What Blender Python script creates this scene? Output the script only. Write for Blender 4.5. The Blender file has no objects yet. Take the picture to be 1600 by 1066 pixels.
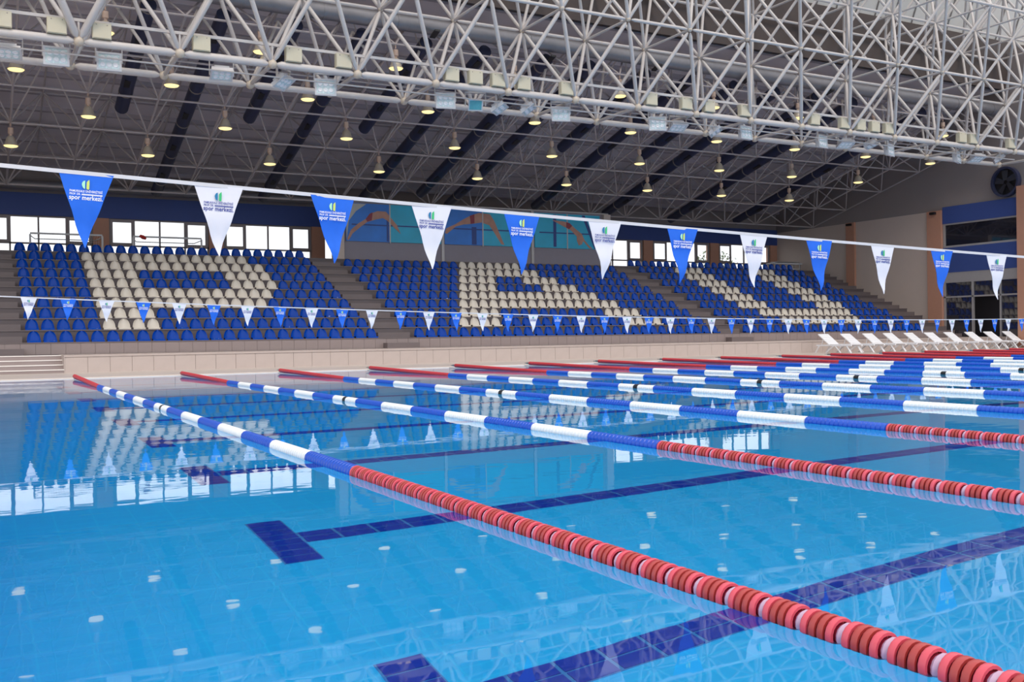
import bpy, math, random
import numpy as np
from mathutils import Vector, Matrix
random.seed(7)
PI = math.pi
scene = bpy.context.scene
COL = scene.collection

# ------------------------------------------------------------------ camera
CAM_F, CAM_YAW, CAM_PITCH, CAM_ROLL, CAM_H = 1562.75, 0.4963, -0.0045, -0.0142, 0.8855
fw = Vector((math.sin(CAM_YAW) * math.cos(CAM_PITCH), math.cos(CAM_YAW) * math.cos(CAM_PITCH), math.sin(CAM_PITCH)))
rt = Vector((math.cos(CAM_YAW), -math.sin(CAM_YAW), 0))
up = rt.cross(fw)
c_, s_ = math.cos(CAM_ROLL), math.sin(CAM_ROLL)
r2, u2 = rt * c_ + up * s_, up * c_ - rt * s_
cam_d = bpy.data.cameras.new('camera')
cam = bpy.data.objects.new('camera', cam_d)
COL.objects.link(cam)
cam.matrix_world = Matrix(((r2.x, u2.x, -fw.x, 0), (r2.y, u2.y, -fw.y, 0), (r2.z, u2.z, -fw.z, CAM_H), (0, 0, 0, 1)))
cam_d.sensor_width = 36
cam_d.lens = CAM_F * 36 / 1600
cam_d.clip_end = 500
scene.camera = cam

# ------------------------------------------------------------------ sky and exposure
world = bpy.data.worlds.new('world')
scene.world = world
world.use_nodes = True
bg = world.node_tree.nodes['Background']
bg.inputs[0].default_value = (0.93, 0.96, 1.0, 1)
bg.inputs[1].default_value = 1.0
sun_d = bpy.data.lights.new('sun', 'SUN')
sun_d.energy = 0.8
sun_d.angle = 0.25
sun_d.color = (1.0, 0.86, 0.72)
sun = bpy.data.objects.new('sun', sun_d)
COL.objects.link(sun)
sun.rotation_euler = Vector((0.15, 1.0, -1.25)).to_track_quat('-Z', 'Y').to_euler()
vs = scene.view_settings
vs.view_transform = 'Standard'
vs.look = 'None'
vs.gamma = 1.0
vs.use_curve_mapping = False
vs.exposure = 0.55
scene.cycles.use_denoising = True
scene.cycles.sample_clamp_indirect = 4.0
scene.cycles.max_bounces = 10

# ------------------------------------------------------------------ materials
def srgb(r, g, b):
    f = lambda c: (c / 255 / 12.92) if c / 255 <= 0.04045 else ((c / 255 + 0.055) / 1.055) ** 2.4
    return (f(r), f(g), f(b), 1)

MATS = {}
def mat(name, col, rough=0.5, metal=0.0, var=0.06, scale=6.0, spec=0.5, emit=None, bump=0.0, coat=0.0):
    m = bpy.data.materials.new(name)
    m.use_nodes = True
    nt = m.node_tree
    b = nt.nodes['Principled BSDF']
    b.inputs['Roughness'].default_value = rough
    b.inputs['Metallic'].default_value = metal
    b.inputs['Specular IOR Level'].default_value = spec
    b.inputs['Coat Weight'].default_value = coat
    tc = nt.nodes.new('ShaderNodeTexCoord')
    nz = nt.nodes.new('ShaderNodeTexNoise')
    nz.inputs['Scale'].default_value = scale
    nz.inputs['Detail'].default_value = 4
    nt.links.new(tc.outputs['Object'], nz.inputs['Vector'])
    mx = nt.nodes.new('ShaderNodeMix')
    mx.data_type = 'RGBA'
    mx.inputs[6].default_value = tuple(c * (1 - var) for c in col[:3]) + (1,)
    mx.inputs[7].default_value = tuple(min(1, c * (1 + var)) for c in col[:3]) + (1,)
    nt.links.new(nz.outputs[0], mx.inputs[0])
    nt.links.new(mx.outputs[2], b.inputs['Base Color'])
    if bump:
        bp = nt.nodes.new('ShaderNodeBump')
        bp.inputs['Strength'].default_value = bump
        bp.inputs['Distance'].default_value = 0.01
        nt.links.new(nz.outputs[0], bp.inputs['Height'])
        nt.links.new(bp.outputs[0], b.inputs['Normal'])
    if emit:
        b.inputs['Emission Color'].default_value = emit[0]
        b.inputs['Emission Strength'].default_value = emit[1]
        m.cycles.emission_sampling = 'NONE'
    MATS[name] = m
    return m

mat('deck_tile', srgb(205, 193, 185), 0.35, var=0.08, scale=1.5)
mat('beige_stone', srgb(186, 172, 166), 0.55, var=0.12, scale=2.2)
mat('step_edge', srgb(112, 101, 101), 0.55, var=0.10, scale=2.0)
mat('grey_tile', srgb(146, 132, 130), 0.5, var=0.10, scale=2.0)
mat('grey_tile_dark', srgb(98, 88, 90), 0.55, var=0.10, scale=1.0)
mat('joint', srgb(136, 124, 120), 0.8)
mat('seat_blue', srgb(0, 68, 168), 0.12, var=0.05, spec=0.22)
mat('seat_cream', srgb(216, 208, 196), 0.28, var=0.04)
mat('salmon', srgb(182, 134, 112), 0.7, var=0.05)
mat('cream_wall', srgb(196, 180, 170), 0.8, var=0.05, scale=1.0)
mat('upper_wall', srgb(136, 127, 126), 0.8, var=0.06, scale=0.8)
mat('navy', srgb(50, 72, 136), 0.6, var=0.05)
mat('booth_grey', srgb(140, 134, 144), 0.7, var=0.05)
mat('frame_dark', srgb(140, 130, 130), 0.5)
mat('frame_alu', srgb(168, 164, 164), 0.4, 0.3)
mat('roof_sheet', srgb(206, 197, 202), 0.6, var=0.10, scale=1.2)
mat('roof_steel', srgb(176, 166, 166), 0.45, var=0.08, scale=3)
mat('roof_rib', srgb(165, 156, 162), 0.6)
mat('girder_white', srgb(194, 187, 184), 0.38, var=0.08, scale=4)
mat('node_cream', srgb(196, 182, 166), 0.45, var=0.12, scale=9)
mat('duct_navy', srgb(46, 50, 76), 0.45, var=0.12, scale=3)
mat('duct_silver', srgb(140, 138, 142), 0.45, 0.55, var=0.10, scale=8)
mat('clamp', srgb(150, 140, 132), 0.4, 0.4)
mat('black', srgb(26, 24, 28), 0.5)
mat('box_cream', srgb(196, 188, 166), 0.5, var=0.05)
mat('lamp_shade', srgb(200, 188, 170), 0.4, 0.3, var=0.12)
mat('lamp_gear', srgb(196, 168, 150), 0.55, var=0.15)
mat('lamp_glow', srgb(250, 226, 140), 0.4, emit=((1.0, 0.80, 0.36, 1), 0.85))
mat('flood_glass', srgb(206, 224, 232), 0.12, 0.0, var=0.35, scale=22, spec=0.8)
mat('flood_teal', srgb(96, 170, 180), 0.12, 0.0, var=0.2, scale=12, spec=0.8)
mat('flood_body', srgb(206, 206, 210), 0.4, 0.1)
mat('rope_red', srgb(196, 46, 56), 0.38, var=0.08, scale=20)
mat('rope_dark', srgb(120, 14, 40), 0.5)
mat('rope_brick', srgb(170, 58, 56), 0.40, var=0.08, scale=20)
mat('rope_pink', srgb(212, 78, 94), 0.38, var=0.08, scale=20)
mat('rope_blue', srgb(0, 78, 190), 0.35, var=0.06, scale=20)
mat('rope_white', srgb(236, 236, 234), 0.4, var=0.04, scale=20)
mat('rope_float', srgb(190, 160, 186), 0.4, var=0.05, scale=20)
mat('steel', srgb(190, 186, 180), 0.3, 0.85)
mat('cloth_blue', srgb(24, 104, 222), 0.75, var=0.10, scale=14)
mat('cloth_white', srgb(226, 226, 236), 0.75, var=0.05, scale=14)
mat('cord_white', srgb(208, 208, 214), 0.6)
mat('print_white', srgb(240, 240, 244), 0.7)
mat('print_navy', srgb(42, 62, 150), 0.7)
mat('emblem_green', srgb(60, 190, 120), 0.7)
mat('emblem_teal', srgb(30, 120, 170), 0.7)
mat('emblem_yellow', srgb(208, 222, 110), 0.7)
mat('emblem_pale', srgb(170, 235, 200), 0.7)
mat('fan_blade', srgb(44, 44, 54), 0.5)
mat('lounger_white', srgb(236, 236, 240), 0.4, var=0.03)
mat('goal_metal', srgb(170, 168, 168), 0.4, 0.3)
mat('red_cloth', srgb(190, 50, 44), 0.8)
mat('poster_blue', srgb(0, 112, 205), 0.35, var=0.30, scale=1.1)
mat('poster_teal', srgb(0, 168, 205), 0.35, var=0.25, scale=1.1)
mat('poster_line', srgb(14, 56, 130), 0.4)
mat('poster_grey', srgb(178, 178, 172), 0.4)
mat('skin', srgb(176, 132, 116), 0.5, var=0.3, scale=3)
mat('trunks', srgb(136, 50, 66), 0.5)
mat('dark_door', srgb(30, 27, 34), 0.5)
mat('dark_glass', srgb(36, 36, 46), 0.03, var=0.02, spec=1.0, coat=1.0)
mat('pool_blue', srgb(0, 168, 232), 0.5, var=0.04, scale=0.4)
mat('lane_navy', srgb(0, 46, 168), 0.3, var=0.12, scale=9)
mat('lane_grout', srgb(50, 130, 200), 0.6)
mat('white_edge', srgb(232, 226, 222), 0.4)
mat('clerestory', srgb(206, 204, 200), 0.7, var=0.06, scale=0.6)
mat('clerestory_seam', srgb(120, 116, 114), 0.7)
mat('brown_panel', srgb(76, 66, 64), 0.7, var=0.08)
mat('ground', srgb(120, 118, 108), 0.9, var=0.2, scale=0.3)
mat('leaf', srgb(110, 124, 84), 0.8, var=0.3, scale=3)
mat('bark', srgb(96, 80, 66), 0.9)

# pool floor: small light-blue tiles with faint joints
def pool_tiles():
    m = MATS['pool_blue']
    nt = m.node_tree
    b = nt.nodes['Principled BSDF']
    tc = nt.nodes.new('ShaderNodeTexCoord')
    br = nt.nodes.new('ShaderNodeTexBrick')
    br.offset = 0.0
    br.inputs['Color1'].default_value = srgb(0, 182, 246)
    br.inputs['Color2'].default_value = srgb(0, 185, 248)
    br.inputs['Mortar'].default_value = srgb(8, 192, 250)
    br.inputs['Scale'].default_value = 1.0
    br.inputs['Mortar Size'].default_value = 0.006
    br.inputs['Brick Width'].default_value = 0.25
    br.inputs['Row Height'].default_value = 0.125
    nt.links.new(tc.outputs['Object'], br.inputs['Vector'])
    nt.links.new(br.outputs[0], b.inputs['Base Color'])
pool_tiles()

def water_mat():
    m = bpy.data.materials.new('water')
    m.use_nodes = True
    nt = m.node_tree
    b = nt.nodes['Principled BSDF']
    b.inputs['Base Color'].default_value = (0.90, 0.985, 1.0, 1)
    b.inputs['Roughness'].default_value = 0.018
    b.inputs['IOR'].default_value = 1.333
    b.inputs['Transmission Weight'].default_value = 1.0
    b.inputs['Specular Tint'].default_value = (0.55, 0.92, 1.0, 1)
    tc = nt.nodes.new('ShaderNodeTexCoord')
    hs = []
    for sc_, k, det in (((1.3, 2.2, 1), 0.8, 2), ((5.0, 8.0, 1), 0.2, 1)):
        mp = nt.nodes.new('ShaderNodeMapping')
        mp.inputs['Scale'].default_value = sc_
        nz = nt.nodes.new('ShaderNodeTexNoise')
        nz.inputs['Scale'].default_value = 1.0
        nz.inputs['Detail'].default_value = det
        ml = nt.nodes.new('ShaderNodeMath')
        ml.operation = 'MULTIPLY'
        ml.inputs[1].default_value = k
        nt.links.new(tc.outputs['Object'], mp.inputs[0])
        nt.links.new(mp.outputs[0], nz.inputs['Vector'])
        nt.links.new(nz.outputs[0], ml.inputs[0])
        hs.append(ml)
    ad = nt.nodes.new('ShaderNodeMath')
    nt.links.new(hs[0].outputs[0], ad.inputs[0])
    nt.links.new(hs[1].outputs[0], ad.inputs[1])
    bp = nt.nodes.new('ShaderNodeBump')
    bp.inputs['Strength'].default_value = 1.0
    bp.inputs['Distance'].default_value = 0.0013
    nt.links.new(ad.outputs[0], bp.inputs['Height'])
    nt.links.new(bp.outputs[0], b.inputs['Normal'])
    MATS['water'] = m
water_mat()

def glass_mat():
    m = bpy.data.materials.new('window_glass')
    m.use_nodes = True
    nt = m.node_tree
    nt.nodes.remove(nt.nodes['Principled BSDF'])
    tr = nt.nodes.new('ShaderNodeBsdfTransparent')
    gl = nt.nodes.new('ShaderNodeBsdfGlossy')
    gl.inputs['Roughness'].default_value = 0.02
    mx = nt.nodes.new('ShaderNodeMixShader')
    mx.inputs[0].default_value = 0.06
    nt.links.new(tr.outputs[0], mx.inputs[1])
    nt.links.new(gl.outputs[0], mx.inputs[2])
    nt.links.new(mx.outputs[0], nt.nodes['Material Output'].inputs[0])
    MATS['window_glass'] = m
glass_mat()

# ------------------------------------------------------------------ mesh helpers
class MB:
    def __init__(s):
        s.v, s.f, s.m = [], [], []
    def add(s, vs_, fs, mi=0):
        n = len(s.v)
        s.v += [tuple(p) for p in vs_]
        s.f += [tuple(i + n for i in f) for f in fs]
        s.m += [mi] * len(fs)
        return s
    def box(s, x0, x1, y0, y1, z0, z1, mi=0):
        v = [(x, y, z) for z in (z0, z1) for y in (y0, y1) for x in (x0, x1)]
        return s.add(v, [(0, 2, 3, 1), (4, 5, 7, 6), (0, 1, 5, 4), (2, 6, 7, 3), (0, 4, 6, 2), (1, 3, 7, 5)], mi)
    def tube(s, pts, rad, n=8, mi=0, cap=True):
        pts = [Vector(p) for p in pts]
        rads = rad if isinstance(rad, (list, tuple)) else [rad] * len(pts)
        vs_, fs = [], []
        up_ = None
        for i, p in enumerate(pts):
            d = (pts[min(i + 1, len(pts) - 1)] - pts[max(i - 1, 0)]).normalized()
            if up_ is None:
                up_ = Vector((0, 0, 1)) if abs(d.z) < 0.9 else Vector((1, 0, 0))
            a = d.cross(up_).normalized()
            b = a.cross(d)
            up_ = b
            for k in range(n):
                t = 2 * PI * k / n
                vs_.append(p + (a * math.cos(t) + b * math.sin(t)) * rads[i])
        for i in range(len(pts) - 1):
            for k in range(n):
                k2 = (k + 1) % n
                fs.append((i * n + k, i * n + k2, (i + 1) * n + k2, (i + 1) * n + k))
        if cap:
            fs.append(tuple(range(n - 1, -1, -1)))
            fs.append(tuple((len(pts) - 1) * n + k for k in range(n)))
        return s.add(vs_, fs, mi)
    def lathe(s, prof, n=16, mi=0, org=(0, 0, 0), axis='Z'):
        vs_, fs = [], []
        for r, h in prof:
            for k in range(n):
                t = 2 * PI * k / n
                a, b = r * math.cos(t), r * math.sin(t)
                p = (a, b, h) if axis == 'Z' else ((h, a, b) if axis == 'X' else (b, h, a))
                vs_.append((p[0] + org[0], p[1] + org[1], p[2] + org[2]))
        for i in range(len(prof) - 1):
            for k in range(n):
                k2 = (k + 1) % n
                fs.append((i * n + k, i * n + k2, (i + 1) * n + k2, (i + 1) * n + k))
        return s.add(vs_, fs, mi)
    def ball(s, c, r, n=10, mi=0):
        return s.lathe([(max(0.001, r * math.sin(PI * i / 6)), -r * math.cos(PI * i / 6)) for i in range(7)], n, mi, c)
    def slab(s, pts, y0, y1, mi=0):
        """polygon in XZ, extruded along Y"""
        n = len(pts)
        v = [(x, y0, z) for x, z in pts] + [(x, y1, z) for x, z in pts]
        f = [tuple(range(n)), tuple(range(2 * n - 1, n - 1, -1))] + [(i, i + n, (i + 1) % n + n, (i + 1) % n) for i in range(n)]
        return s.add(v, f, mi)
    def mesh(s, name, mats, smooth=False):
        me = bpy.data.meshes.new(name)
        me.from_pydata(s.v, [], s.f)
        for m_ in (mats if isinstance(mats, (list, tuple)) else [mats]):
            me.materials.append(MATS[m_])
        if len(set(s.m)) > 1:
            me.polygons.foreach_set('material_index', s.m)
        if smooth:
            me.polygons.foreach_set('use_smooth', [True] * len(s.f))
            try:
                me.set_sharp_from_angle(angle=0.7)
            except Exception:
                pass
        me.update()
        return me

def put(name, me, parent=None, loc=(0, 0, 0), rot=None):
    """link a mesh object; loc is in the parent's own space"""
    o = bpy.data.objects.new(name, me)
    COL.objects.link(o)
    o.location = loc
    if rot is not None:
        o.rotation_euler = rot
    if parent:
        o.parent = parent
    return o

def tag(o, label=None, cat=None, group=None, kind=None):
    if label: o['label'] = label
    if cat: o['category'] = cat
    if group: o['group'] = group
    if kind: o['kind'] = kind
    return o

def thing(name, loc, label, cat, group=None, rot=None):
    o = bpy.data.objects.new(name, None)
    COL.objects.link(o)
    o.location = loc
    o.empty_display_size = 0.2
    if rot is not None:
        o.rotation_euler = rot
    return tag(o, label, cat, group)

def struct(name, mb, mats, smooth=False):
    return tag(put(name, mb.mesh(name, mats, smooth)), kind='structure')

ORD = ['zeroth', 'first', 'second', 'third', 'fourth', 'fifth', 'sixth', 'seventh', 'eighth', 'ninth', 'tenth', 'eleventh', 'twelfth',
       'thirteenth', 'fourteenth', 'fifteenth', 'sixteenth', 'seventeenth', 'eighteenth', 'nineteenth', 'twentieth', 'twenty-first',
       'twenty-second', 'twenty-third', 'twenty-fourth', 'twenty-fifth', 'twenty-sixth', 'twenty-seventh', 'twenty-eighth', 'twenty-ninth',
       'thirtieth', 'thirty-first']

# ------------------------------------------------------------------ setting: ground, deck, pool
PX0, PX1, PY0, PY1, PD = -0.31, 49.7, 0.25, 26.42, 2.0
DZ = 0.03
m = MB().box(-150, 150, 47.2, 260, -0.5, -0.3).box(-150, 150, -260, -8, -0.5, -0.3).box(-150, -14, -8, 47.2, -0.5, -0.3).box(62, 150, -8, 47.2, -0.5, -0.3)
struct('ground', m, 'ground')
m = MB()
for x0, x1, y0, y1 in ((-14, 62, PY1 + 0.3, 31.0), (-14, 62, -8, PY0 - 0.3), (-14, PX0 - 0.3, PY0 - 0.3, PY1 + 0.3), (PX1 + 0.3, 62, PY0 - 0.3, PY1 + 0.3)):
    m.box(x0, x1, y0, y1, -0.4, DZ)
m.box(-14, 43.5, 31.0, 46.4, -0.4, 0.0)
struct('floor', m, 'deck_tile')
m = MB()                                                       # white overflow kerb around the water
m.box(PX0 - 0.3, PX1 + 0.3, PY1, PY1 + 0.3, -0.3, 0.012).box(PX0 - 0.3, PX1 + 0.3, PY0 - 0.3, PY0, -0.3, 0.012)
m.box(PX0 - 0.3, PX0, PY0, PY1, -0.3, 0.012).box(PX1, PX1 + 0.3, PY0, PY1, -0.3, 0.012)
struct('trim_1', m, 'white_edge')
m = MB().box(PX0 - 0.2, PX1 + 0.2, PY0 - 0.2, PY1 + 0.2, -PD - 0.2, -PD)
m.box(PX0 - 0.2, PX0, PY0 - 0.2, PY1 + 0.2, -PD, -0.3).box(PX1, PX1 + 0.2, PY0 - 0.2, PY1 + 0.2, -PD, -0.3)
m.box(PX0, PX1, PY0 - 0.2, PY0, -PD, -0.3).box(PX0, PX1, PY1, PY1 + 0.2, -PD, -0.3)
basin = struct('pool_floor', m, 'pool_blue')
# lane lines of dark blue tiles on the pool floor, with a T at the left end
tile_me = MB().box(-0.1135, 0.1135, -0.0555, 0.0555, 0, 0.006).mesh('tile', 'lane_navy')
tile_t = MB().box(-0.1135, 0.1135, -0.0555, 0.0555, 0, 0.006).mesh('tile', 'lane_navy')
for k in range(10):
    y = 1.47 + 2.5 * k
    near = k in (1, 2, 3)
    xe = {1: 8.0, 2: 13.0, 3: 14.0}.get(k, 0)
    m = MB().box(1.65, 1.90, -0.5, 0.5, 0, 0.004)
    m.box(1.90, 47.4, -0.125, 0.125, 0, 0.004)
    if near:
        b = MB().box(1.65, 1.90, -0.5, 0.5, 0, 0.004).box(1.90, xe, -0.125, 0.125, 0, 0.004)
        ln = put('lane_line', b.mesh('lane_line', 'lane_grout'), basin, (0, y, -PD))
        rest = MB().box(xe, 47.4, -0.125, 0.125, 0, 0.008)
        put('lane_line_end', rest.mesh('lane_line_end', 'lane_navy'), ln)
        for j in range(8):
            put('tile', tile_t, ln, (1.775, -0.4375 + 0.125 * j, 0.004))
        x = 2.025
        while x < xe:
            for yy in (-0.0625, 0.0625):
                put('tile', tile_me, ln, (x, yy, 0.004))
            x += 0.25
    else:
        put('lane_line', m.mesh('lane_line', 'lane_navy'), basin, (0, y, -PD))
wt = put('water', MB().add([(PX0, PY0, 0), (PX1, PY0, 0), (PX1, PY1, 0), (PX0, PY1, 0)], [(0, 1, 2, 3)]).mesh('water', 'water'))
tag(wt, 'clear blue water filling the pool, with soft ripples and reflections', 'water', kind='stuff')

# ------------------------------------------------------------------ setting: the stand
RY, RZ, RP, RR, NROW = 33.60, 0.90, 0.967, 0.39, 10          # first riser, first tread height, tread, rise
LEDGE = 0.53
XW = 43.5                                                     # right end wall
YB = 46.2                                                     # back wall
m = MB()
m.box(2.35, XW, 31.06, 33.5, 0, LEDGE - 0.06)
m.box(-8, 2.35, 32.2, 33.5, 0, LEDGE)
struct('stand_base', m, 'grey_tile_dark')
# beige ledge wall in front of the stand, one slab after another, and its coping
lw = struct('ledge_wall', MB().box(2.35, XW, 31.03, 31.06, 0, LEDGE - 0.05), 'joint')
slab_me = MB().box(0.004, 0.596, -0.03, 0, 0, LEDGE - 0.055).mesh('slab', 'beige_stone')
x = 2.35
while x < XW - 0.5:
    put('slab', slab_me, lw, (x, 31.03, 0))
    x += 0.6
put('coping', MB().box(2.33, XW, 30.98, 33.5, LEDGE - 0.05, LEDGE).mesh('coping', 'beige_stone'), lw)
put('end_face', MB().box(2.33, 2.35, 31.0, 33.5, 0, LEDGE - 0.05).mesh('end_face', 'beige_stone'), lw)
# four steps at the left end going up to the ledge
st = struct('floor_steps', MB().box(-8, 2.33, 31.0, 32.2, 0, 0.02), 'grey_tile')
for i in range(4):
    put('step', MB().box(-8, 2.33, 31.0 + 0.32 * i, 32.2 + 0.05, 0.02 if i == 0 else 0.1325 * i, 0.1325 * (i + 1) - 0.025).mesh('step', 'grey_tile'), st)
    put('nosing', MB().box(-8, 2.33, 30.985 + 0.32 * i, 31.0 + 0.32 * i + 0.33, 0.1325 * (i + 1) - 0.025, 0.1325 * (i + 1)).mesh('nosing', 'white_edge'), st)
# tiled front wall under the first row of seats
fwl = struct('stand_front_wall', MB().box(-8, XW, RY, RY + 0.05, LEDGE, RZ - 0.03), 'joint')
ft = MB().box(0.004, 0.416, -0.02, 0, 0.004, RZ - LEDGE - 0.035).mesh('tile', 'grey_tile')
x = -1.2
while x < XW - 0.3:
    put('tile', ft, fwl, (x, RY, LEDGE))
    x += 0.42
# terraces
m = MB()
for i in range(NROW):
    y1 = RY + RP * (i + 1) if i < NROW - 1 else YB
    z0 = LEDGE if i == 0 else RZ + RR * (i - 1)
    m.box(-8, XW, RY + RP * i + (0.05 if i == 0 else 0), YB, z0 if i else LEDGE, RZ + RR * i)
struct('stand_terraces', m, 'grey_tile_dark')
m = MB()
for i in range(NROW):
    m.box(-8, XW, RY + RP * i - 0.03, RY + RP * i + 0.12, RZ + RR * i - 0.03, RZ + RR * i + 0.005)
struct('trim_2', m, 'step_edge')
# half steps in the aisles
m = MB()
for (x0, x1) in ((-0.6, 1.40), (12.96, 14.2), (28.68, 29.9), (41.6, 43.5)):
    m.box(x0, x1, RY - 0.42, RY - 0.02, LEDGE, LEDGE + 0.19)
    for i in range(NROW - 1):
        if x0 > 12 and x0 < 40 and i == NROW - 1: continue
        y = RY + RP * (i + 1)
        m.box(x0, x1, y - 0.48, y, RZ + RR * i, RZ + RR * i + 0.195)
struct('aisle_steps', m, 'step_edge')

# ------------------------------------------------------------------ setting: back wall with windows
FZ0, FZ1 = 6.22, 7.15
TOPZ = RZ + RR * 9
cols = [0.15, 5.0, 9.85, 14.6, 19.45, 24.3, 29.1, 33.83, 38.63, 43.3]
m = MB().box(-8, XW + 0.2, YB, YB + 0.3, TOPZ - 4.4, TOPZ + 0.1)
struct('wall_back', m, 'grey_tile_dark')
struct('wall_fascia', MB().box(-8, XW, YB - 0.12, YB + 0.3, FZ0, FZ1), 'navy')
m = MB().box(-8, XW, YB - 0.05, YB + 0.3, FZ1, 9.0)
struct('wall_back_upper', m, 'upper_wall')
for i, cx in enumerate(cols):
    struct('wall_column', MB().box(cx - 0.32, cx + 0.32, YB - 0.10, YB + 0.3, TOPZ, FZ0), 'salmon')
edges = [-4.7] + cols
for i in range(len(edges) - 1):
    x0, x1 = edges[i] + 0.32, edges[i + 1] - 0.32
    if i in (4, 5, 6): 
        continue
    w = struct('window_%d' % (i + 1), MB().box(x0, x1, YB, YB + 0.1, FZ0 - 0.06, FZ0).box(x0, x1, YB, YB + 0.1, TOPZ + 0.1, TOPZ + 0.17).box(x0, x0 + 0.07, YB, YB + 0.1, TOPZ + 0.17, FZ0 - 0.06).box(x1 - 0.07, x1, YB, YB + 0.1, TOPZ + 0.17, FZ0 - 0.06), 'frame_dark')
    W = x1 - x0
    xs = [x0 + 0.07, x0 + 0.245 * W, x0 + 0.5 * W, x0 + 0.755 * W, x1 - 0.07]
    zs = [TOPZ + 0.17, 5.07, FZ0 - 0.06]
    put('transom', MB().box(x0, x1, YB, YB + 0.09, 5.03, 5.10).mesh('transom', 'frame_dark'), w)
    for xx in xs[1:4]:
        put('mullion', MB().box(xx - 0.035, xx + 0.035, YB, YB + 0.09, zs[0], zs[2]).mesh('mullion', 'frame_dark'), w)
    for a in (0, 3):                                           # opening sashes at both sides
        s0, s1 = xs[a] + (0.03 if a else 0), xs[a + 1] - (0 if a else 0.03)
        f = MB().box(s0, s1, YB - 0.03, YB, 5.10, 5.19).box(s0, s1, YB - 0.03, YB, 6.07, 6.16).box(s0, s0 + 0.09, YB - 0.03, YB, 5.19, 6.07).box(s1 - 0.09, s1, YB - 0.03, YB, 5.19, 6.07)
        put('sash', f.mesh('sash', 'frame_dark'), w)
    for a in range(4):
        for b in range(2):
            put('pane', MB().box(xs[a], xs[a + 1], YB + 0.045, YB + 0.05, zs[b], zs[b + 1]).mesh('pane', 'window_glass'), w)
# booth wall behind the middle block
m = MB().box(14.35, 28.6, 42.6, 43.0, RZ + RR * 8, 7.02)
bw = struct('wall_booth', m, 'booth_grey')
bt = struct('trim_3', MB().box(14.3, 28.7, 42.5, 43.0, 7.02, 7.08), 'frame_alu')
for cx in (19.45, 24.27):
    put('post', MB().box(cx - 0.07, cx + 0.07, 42.54, 42.6, RZ + RR * 8, 7.02).mesh('post', 'frame_alu'), bt)
for cx in (14.45, 28.62):
    put('corner_pier', MB().box(cx - 0.24, cx + 0.16, 42.42, 43.0, RZ + RR * 8, 7.02).mesh('corner_pier', 'cream_wall'), bt)
# right end wall
m = MB().box(XW, XW + 0.3, 34.2, YB + 0.3, 0, 6.98)
ew = struct('wall_right', m, 'cream_wall')
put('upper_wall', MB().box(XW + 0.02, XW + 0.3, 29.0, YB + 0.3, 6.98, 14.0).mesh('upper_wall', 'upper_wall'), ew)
for y, wd in ((40.2, 0.30), (34.65, 0.43)):
    c = put('column', MB().box(XW - 0.14, XW, y - wd, y + wd, LEDGE, 6.98).mesh('column', 'salmon'), ew)
    put('wall_light', MB().box(XW - 0.30, XW - 0.14, y - 0.15, y + 0.15, 6.80, 6.92).mesh('wall_light', 'black'), c)
m = MB().box(XW, XW + 0.25, 29.95, 34.2, 0, LEDGE + 0.02)
put('sill', m.mesh('sill', 'beige_stone'), ew)
put('band', MB().box(XW - 0.06, XW + 0.2, 29.95, 34.2, 6.27, 7.12).mesh('band', 'navy'), ew)
put('upper_glazing', MB().box(XW + 0.02, XW + 0.1, 29.95, 34.2, 5.13, 6.27).mesh('upper_glazing', 'dark_glass'), ew)
put('glazing_rail', MB().box(XW - 0.03, XW + 0.1, 29.95, 34.2, 5.05, 5.15).box(XW - 0.03, XW + 0.1, 29.95, 34.2, 6.19, 6.27).box(XW - 0.03, XW + 0.1, 34.08, 34.2, 5.15, 6.19).mesh('glazing_rail', 'frame_alu'), ew)
put('band', MB().box(XW - 0.04, XW + 0.2, 29.95, 34.2, 3.80, 5.05).mesh('band', 'navy'), ew)
put('soffit_band', MB().box(XW - 0.02, XW + 0.2, 29.95, 34.2, 3.28, 3.80).mesh('soffit_band', 'frame_alu'), ew)
for y0, y1 in ((32.55, 34.1), (31.08, 32.5), (29.95, 31.03)):
    put('pane', MB().box(XW + 0.03, XW + 0.06, y0, y1, 2.60, 3.28).mesh('pane', 'dark_glass'), ew)
for y0, y1 in ((32.6, 34.1), (29.95, 31.0)):
    put('pane', MB().box(XW + 0.03, XW + 0.06, y0, y1, 0.6, 2.52).mesh('pane', 'dark_glass'), ew)
put('frame', MB().box(XW - 0.02, XW + 0.08, 29.95, 34.2, 2.52, 2.60).box(XW - 0.02, XW + 0.08, 32.5, 32.6, 0.55, 3.28).box(XW - 0.02, XW + 0.08, 31.0, 31.08, 0.55, 3.28).box(XW - 0.02, XW + 0.08, 34.1, 34.2, 0.55, 3.28).mesh('frame', 'frame_alu'), ew)
put('doorway', MB().box(XW + 0.9, XW + 1.0, 29.4, 34.3, 0.0, 7.1).box(XW + 0.3, XW + 1.0, 29.4, 29.5, 0.0, 7.1).box(XW + 0.3, XW + 1.0, 29.4, 34.3, 0.45, 0.5).mesh('doorway', 'dark_door'), ew)
put('pillar', MB().box(XW - 0.3, XW + 0.3, 29.45, 29.95, 0, 7.6).mesh('pillar', 'salmon'), ew)
struct('wall_hall_right', MB().box(XW + 0.3, 56, 29.45, 29.75, 0, 14.0).box(56, 56.3, -8, 29.75, 0, 14.0), 'cream_wall')
struct('wall_left', MB().box(-8.3, -8, 31.0, YB + 0.3, 0, 12.0), 'cream_wall')
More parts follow.
